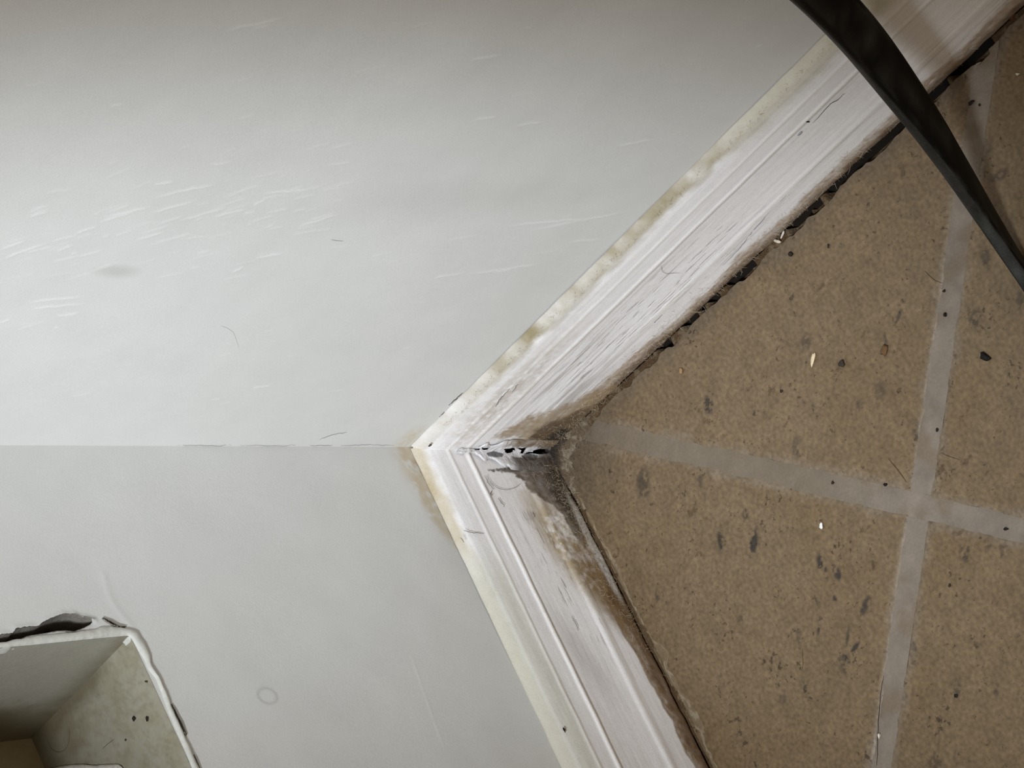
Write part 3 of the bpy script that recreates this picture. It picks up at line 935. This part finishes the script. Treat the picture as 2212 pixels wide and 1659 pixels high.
# heap of grime in the corner on the floor
U, V = np.meshgrid(np.linspace(0, 1, 90), np.linspace(0, math.pi / 2, 70), indexing='ij')
R_ = .017 + .016 * (np.abs(V - math.pi / 4) / (math.pi / 4)) ** 2 + (fbm(V * 6, V * 0, 801, 3) - .5) * .012
X = T_B - .0006 + U * R_ * np.cos(V); Y = T_B - .0006 + U * R_ * np.sin(V)
Zh = (.0042 * (1 - U) ** 1.3 + .0012 * (fbm(X * 400, Y * 400, 803, 4) - .3) * (1 - U)) - .0004 * U
nn = fbm(X * 300, Y * 300, 805, 4)
col = const(np.stack([U, U, U], -1), lin(98, 83, 67))
col = mixc(col, lin(38, 34, 31), (1 - sstep(.20, .62, U + (nn - .5) * .4)) * .9)
col = mixc(col, lin(150, 138, 120), .55 * sstep(.56, .7, nn))
grid_obj('corner_grime', np.stack([X, Y, Zh], -1), col, M_DIRT, None, flip=False, kind='stuff',
         label='dark grime heaped on the floor where both baseboards meet', category='grime')
pts = []
for k in range(240):
    a = r.uniform(0, math.pi / 2); d = abs(r.normal(0, .016)) + .002
    p = np.array([T_B + d * math.cos(a), T_B + d * math.sin(a), .0012]); pts.append(p)
g = fuzz('dust_fuzz', None, pts, [up] * len(pts), .0024, .000055, [(150, 134, 110), (110, 95, 78), (70, 60, 50), (176, 160, 134)], 14,
         label='pale dust fibres over the grime in the floor corner', category='dust')


def bit(name, label, px, py, size, col, surf='F', seed=0, cat='crumb', turn=0.0, group=None, sharp=False):
    """a small solid crumb; size in pixels of the photograph along, across; height follows"""
    p = face_pt(surf, px, py)
    lx, ly = size[0] * .00024, size[1] * .00024
    bm = bmesh.new(); bmesh.ops.create_icosphere(bm, subdivisions=1 if sharp else 2, radius=.5)
    rr = random.Random(seed * 7 + int(px))
    hz = min(lx, ly) * (.7 if surf != 'F' else .8)
    ph = [rr.uniform(0, 6.28) for _ in range(6)]
    for v in bm.verts:
        k = 1 + .22 * math.sin(v.co.x * 7 + ph[0]) + .18 * math.sin(v.co.y * 9 + ph[1]) + .16 * math.sin(v.co.z * 8 + ph[2])
        v.co = Vector((v.co.x * lx * k, v.co.y * ly * k, v.co.z * hz * k))
    me = bpy.data.meshes.new(name); bm.to_mesh(me); bm.free()
    if not sharp: me.polygons.foreach_set('use_smooth', np.ones(len(me.polygons), bool))
    a = me.color_attributes.new('Col', 'FLOAT_COLOR', 'POINT')
    c = np.ones((len(me.vertices), 4), np.float32); c[:, :3] = lin(*col); a.data.foreach_set('color', c.ravel())
    me.materials.append(M_BIT)
    o = bpy.data.objects.new(name, me)
    if surf in ('F', 'L'):
        right = ROT[0].copy(); right[2] = 0; ang = math.atan2(right[1], right[0])
        o.location = (p[0], p[1], p[2] + hz * .35); o.rotation_euler = (0, 0, ang - turn)
    else:
        o.location = p
        o.rotation_euler = (math.pi / 2, turn, 0) if surf in ('B', 'bB') else (math.pi / 2 + turn, 0, math.pi / 2)
    link(o, None, label=label, category=cat)
    if group: o['group'] = group
    return o


bit('seed', 'glossy black seed lying on the tile right of the grout line', 2130, 771, (19, 11), (16, 13, 12), seed=1, cat='seed', turn=.5)
bit('seed', 'brown seed on the tile left of the long grout line', 1912, 757, (11, 18), (104, 76, 48), seed=2, cat='seed', turn=.35)
bit('splinter', 'pale sliver standing out on the brown tile near a grey smudge', 1757, 776, (6, 30), (226, 206, 172), seed=3, cat='splinter', turn=.28)
bit('dust_clump', 'dark fuzzy clump on the tile right of the pale sliver', 1820, 786, (11, 13), (58, 50, 44), seed=4, cat='dust')
bit('paint_chip', 'bright white chip on the tile below the crossing joint', 1775, 1136, (8, 10), (244, 244, 240), seed=5, cat='paint chip')
bit('crumb', 'black crumb beside the joint running from the corner, near the crossing', 1913, 1047, (6, 7), (24, 19, 17), seed=6)
bit('crumb', 'black crumb on the long grey joint, uppermost of two', 2040, 629, (5, 5), (30, 24, 20), seed=7)
bit('crumb', 'black crumb on the long grey joint, lower of two', 2042, 680, (8, 6), (26, 20, 18), seed=8)
bit('crumb', 'dark elongated crumb at the upper end of the long joint by the cord', 2099, 222, (12, 6), (40, 32, 26), seed=9, turn=-.5)
bit('crumb', 'tiny dark crumb right of the elongated crumb by the cord', 2116, 227, (5, 4), (46, 36, 30), seed=10)
bit('paint_chip', 'pale oblong chip on the tile near the right edge behind the cord', 2199, 160, (9, 5), (206, 194, 174), seed=11, cat='paint chip')
bit('crumb', 'dark angular crumb on the tile below the curled paint chips', 1710, 549, (11, 9), (44, 36, 28), seed=12)
bit('crumb', 'small dark crumb on the tile left of the cord, alone', 1790, 531, (5, 7), (50, 40, 32), seed=13)
bit('paint_chip', 'white chip at the black gap under the longer baseboard', 1692, 506, (6, 14), (214, 206, 198), seed=14, cat='paint chip', turn=.5)
bit('paint_chip', 'cream chip just left of the white chip at the black gap', 1680, 521, (14, 7), (220, 208, 188), seed=15, cat='paint chip', turn=.3)
bit('pebble', 'rust brown pebble at the foot of the longer baseboard, top right corner', 2187, 33, (17, 15), (82, 46, 24), seed=16, cat='pebble')
bit('pebble', 'pinkish pebble in the dark grime of the floor corner', 1219, 1042, (9, 14), (190, 168, 156), seed=17, cat='pebble', turn=.3)
bit('crumb', 'black crumb on the joint at the right edge, past the crossing', 2174, 1143, (9, 5), (26, 21, 18), seed=18)
bit('crumb', 'dark crumb at the upper edge of the joint from the corner', 1800, 1043, (6, 6), (48, 36, 28), seed=19)
bit('crumb', 'tan crumb on the tile close to the longer baseboard', 1472, 801, (11, 9), (150, 122, 88), seed=20)
bit('paint_chip', 'tiny white chip left of the cord on the upper tile', 2024, 355, (8, 6), (206, 192, 172), seed=21, cat='paint chip')
bit('paint_chip', 'small white chip on the long joint near the lower edge', 1900, 1589, (6, 10), (226, 216, 204), seed=22, cat='paint chip')
bit('crumb', 'dark crumb on the tile near the grout line at right of the crossing', 2052, 1265, (6, 5), (54, 42, 32), seed=23)
bit('crumb', 'black crumb low on the right hand tile by dark glaze flecks', 2066, 1503, (6, 6), (28, 22, 18), seed=24)
bit('crumb', 'black crumb on the long joint just above the crossing', 2025, 929, (6, 5), (30, 24, 20), seed=25)
bit('crumb', 'small black crumb on the tile left of the long joint, below brown seed', 1689, 845, (6, 5), (44, 34, 28), seed=26)
bit('paint_flake', 'black fleck stuck on the shorter baseboard near its lower end', 1219, 1577, (9, 5), (26, 24, 24), 'bB', 27, 'fleck')
bit('paint_flake', 'black fleck stuck on the longer baseboard below the cord', 1745, 263, (3, 9), (30, 28, 30), 'bA', 28, 'fleck')
bit('paint_flake', 'grey smudge fleck on the longer baseboard beside a black fleck', 1728, 289, (8, 5), (150, 148, 150), 'bA', 29, 'fleck')
bit('crumb', 'black crumb on the box ledge, left of two', 292, 1552, (7, 8), (34, 30, 22), 'L', 30)
bit('crumb', 'black crumb on the box ledge, right of two', 320, 1552, (5, 8), (40, 36, 26), 'L', 31)
bit('crumb', 'tiny dark crumb on the box ledge near the lower edge', 273, 1598, (4, 3), (60, 54, 40), 'L', 32)
bit('crumb', 'dark crumb on the box ledge next to the bright rim', 317, 1472, (7, 3), (70, 62, 46), 'L', 33)
bit('paint_flake', 'dark bead at the top of the mitre between both baseboards', 929, 962, (6, 6), (70, 60, 54), 'bA', 34, 'fleck')


def hair(label, surf, pts, r, col, n=28):
    L3 = smooth_line([face_pt(surf, *p) for p in pts], n)
    me = strand_mesh('hair', [L3], [r], [lin(*col)])
    return link(bpy.data.objects.new('hair', me), None, label=label, category='hair')


hair('fine curled hair on the longer baseboard above its scuffs', 'bA', [(1428, 574), (1430, 586), (1440, 592), (1455, 590), (1470, 590)], .00007, (70, 64, 60))
hair('fine arched hair on the shorter baseboard below the torn caulk', 'bB', [(1053, 1025), (1060, 1042), (1075, 1055), (1095, 1059), (1115, 1053), (1125, 1044)], .00009, (96, 90, 84))
hair('straight dark hair on the tile left of the crossing joints', 'F', [(1918, 990), (1935, 1010), (1950, 1030), (1958, 1042)], .00012, (84, 68, 50))
hair('thin dark hair on the tile right of the crossing joints', 'F', [(2032, 978), (2050, 986), (2072, 993)], .00010, (80, 66, 50))
hair('short dark hair on the tile beside the long joint', 'F', [(1997, 585), (2008, 596), (2018, 605), (2035, 612)], .00011, (70, 58, 46))
hair('looped hair lying on the dusty box ledge', 'L', [(150, 1570), (152, 1590), (147, 1612), (135, 1625), (118, 1624), (105, 1608), (102, 1590)], .00010, (120, 112, 84))
hair('short dark hair across the box ledge', 'L', [(222, 1618), (232, 1608), (247, 1597)], .00009, (90, 82, 60))
hair('thin hair on the white wall far above the longer baseboard', 'A', [(715, 518), (728, 520), (742, 521)], .00006, (130, 124, 116))
hair('bent hair on the white wall above the corner line', 'A', [(478, 704), (490, 708), (505, 718), (512, 738), (516, 752)], .00006, (150, 150, 152))

# torn scrap on the ledge
pts = [(108, 1661), (130, 1655), (150, 1652), (180, 1650), (205, 1653), (230, 1651), (256, 1650), (266, 1654), (272, 1664)]
edge = np.array([face_pt('L', *p) for p in pts])
edge = smooth_line(edge, 60)
inn = np.array([0.6, -.0, 0.0]) * 0 + np.array([1.0, 0, 0])
P = np.zeros((60, 14, 3))
for j in range(14):
    f = j / 13
    P[:, j] = edge + np.array([ex[0], 0, ex[1]]) * f * .014
    P[:, j, 2] += .0005 + .0028 * math.sin(min(1, f * 1.4) * math.pi / 2) + (fbm(P[:, j, 0] * 300, P[:, j, 1] * 900, 901, 3) - .5) * .0012
col = const(P, lin(214, 210, 200)); col *= (1 + .3 * (fbm(np.arange(60)[:, None] * .8, np.arange(14)[None] * .1, 903, 3) - .5))[..., None]
sc_ = grid_obj('torn_scrap', P, col, M_BOX, None, flip=True, label='white torn scrap on the box ledge at the lower picture edge', category='scrap')
md = sc_.modifiers.new('thick', 'SOLIDIFY'); md.thickness = .0008

# ------------------------------------------------------------------ black flat cord
left = [(1731, 0), (1795, 62), (1855, 130), (1904, 192), (1959, 259), (2023, 345), (2081, 425), (2101, 457), (2148, 522), (2187, 581), (2212, 623)]
right = [(1840, 0), (1899, 67), (1938, 122), (1977, 176), (2011, 228), (2047, 282), (2082, 347), (2127, 425), (2145, 462), (2174, 511), (2212, 568)]


def resample(pts, n):
    P = np.array(pts, float); d = np.concatenate([[0], np.cumsum(np.hypot(*np.diff(P, axis=0).T))]); t_ = np.linspace(0, d[-1], n)
    return np.stack([np.interp(t_, d, P[:, k]) for k in (0, 1)], -1)


N_ = 40
mid = (resample(left, N_) + resample(right, N_)) / 2
for _ in range(4): mid[1:-1] = (mid[:-2] + mid[1:-1] * 2 + mid[2:]) / 4
hts = np.interp(np.linspace(0, 1, N_), [0, .25, .5, .75, 1], [.165, .112, .062, .024, .0045])
path = [un(mid[i, 0], mid[i, 1], 2, hts[i]) for i in range(N_)]
d0 = path[0] - path[2]; d0 /= np.linalg.norm(d0); dn = path[-1] - path[-3]; dn[2] = 0; dn /= np.linalg.norm(dn)
path = [path[0] + d0 * .012 * k + np.array([0, 0, .0006 * k * k]) for k in range(24, 0, -1)] + path + \
       [un(*(mid[-1] + (mid[-1] - mid[-5]) / 4 * 1.6 * k), 2, .0045) for k in range(1, 26)]
path = np.array(path); path[:, 2] = np.maximum(path[:, 2], .0042)
for _ in range(3): path[1:-1] = (path[:-2] + path[1:-1] * 2 + path[2:]) / 4
n = len(path); tw = np.zeros(n)
u = np.clip((np.arange(n) - 24) / (N_ - 1), -.3, 1.4)
tw = np.radians(np.interp(u, [-.3, 0, .2, .4, .6, .8, 1.0, 1.4], [2, 8, 24, 44, 62, 75, 84, 90]))
HWD, HTH = .0084, .0031
ring = []
for k in range(28):
    a = 2 * math.pi * k / 28; c_, s_ = math.cos(a), math.sin(a)
    ring.append((HWD * math.copysign(abs(c_) ** .35, c_), HTH * math.copysign(abs(s_) ** .55, s_)))
P = np.zeros((n, 29, 3)); col = np.zeros((n, 29, 3))
Tn = np.gradient(path, axis=0); Tn /= np.linalg.norm(Tn, axis=1)[:, None]
for i in range(n):
    v = path[i] - np.array([.43, .62, .81]); v /= np.linalg.norm(v)
    s_ = np.cross(Tn[i], v); s_ /= np.linalg.norm(s_); f_ = np.cross(s_, Tn[i])
    wv = s_ * math.cos(tw[i]) + f_ * math.sin(tw[i]); tv = np.cross(wv, Tn[i])
    for k in range(29):
        rw, rt = ring[k % 28]
        shut = 0.0 if i in (0, n - 1) else 1.0                  # closed ends
        P[i, k] = path[i if shut else (1 if i == 0 else n - 2)] + (wv * rw + tv * rt) * shut
        nz = float(fbm(np.array(i * .5), np.array(k * .8), 951, 3))
        dust = max(0, nz - .46) * 3.0
        edge_ = 1 if abs(rw) > HWD * .93 else 0
        col[i, k] = lin(9, 9, 9) * (1 - min(1, dust)) + lin(50, 50, 47) * min(1, dust)
        if edge_: col[i, k] = lin(52, 52, 49) * (.35 + 1.1 * nz)
grid_obj('cord', P, col, M_CORD, None, flip=True, label='black flat rubber cord twisting across the longer baseboard on to the tiles', category='cord')
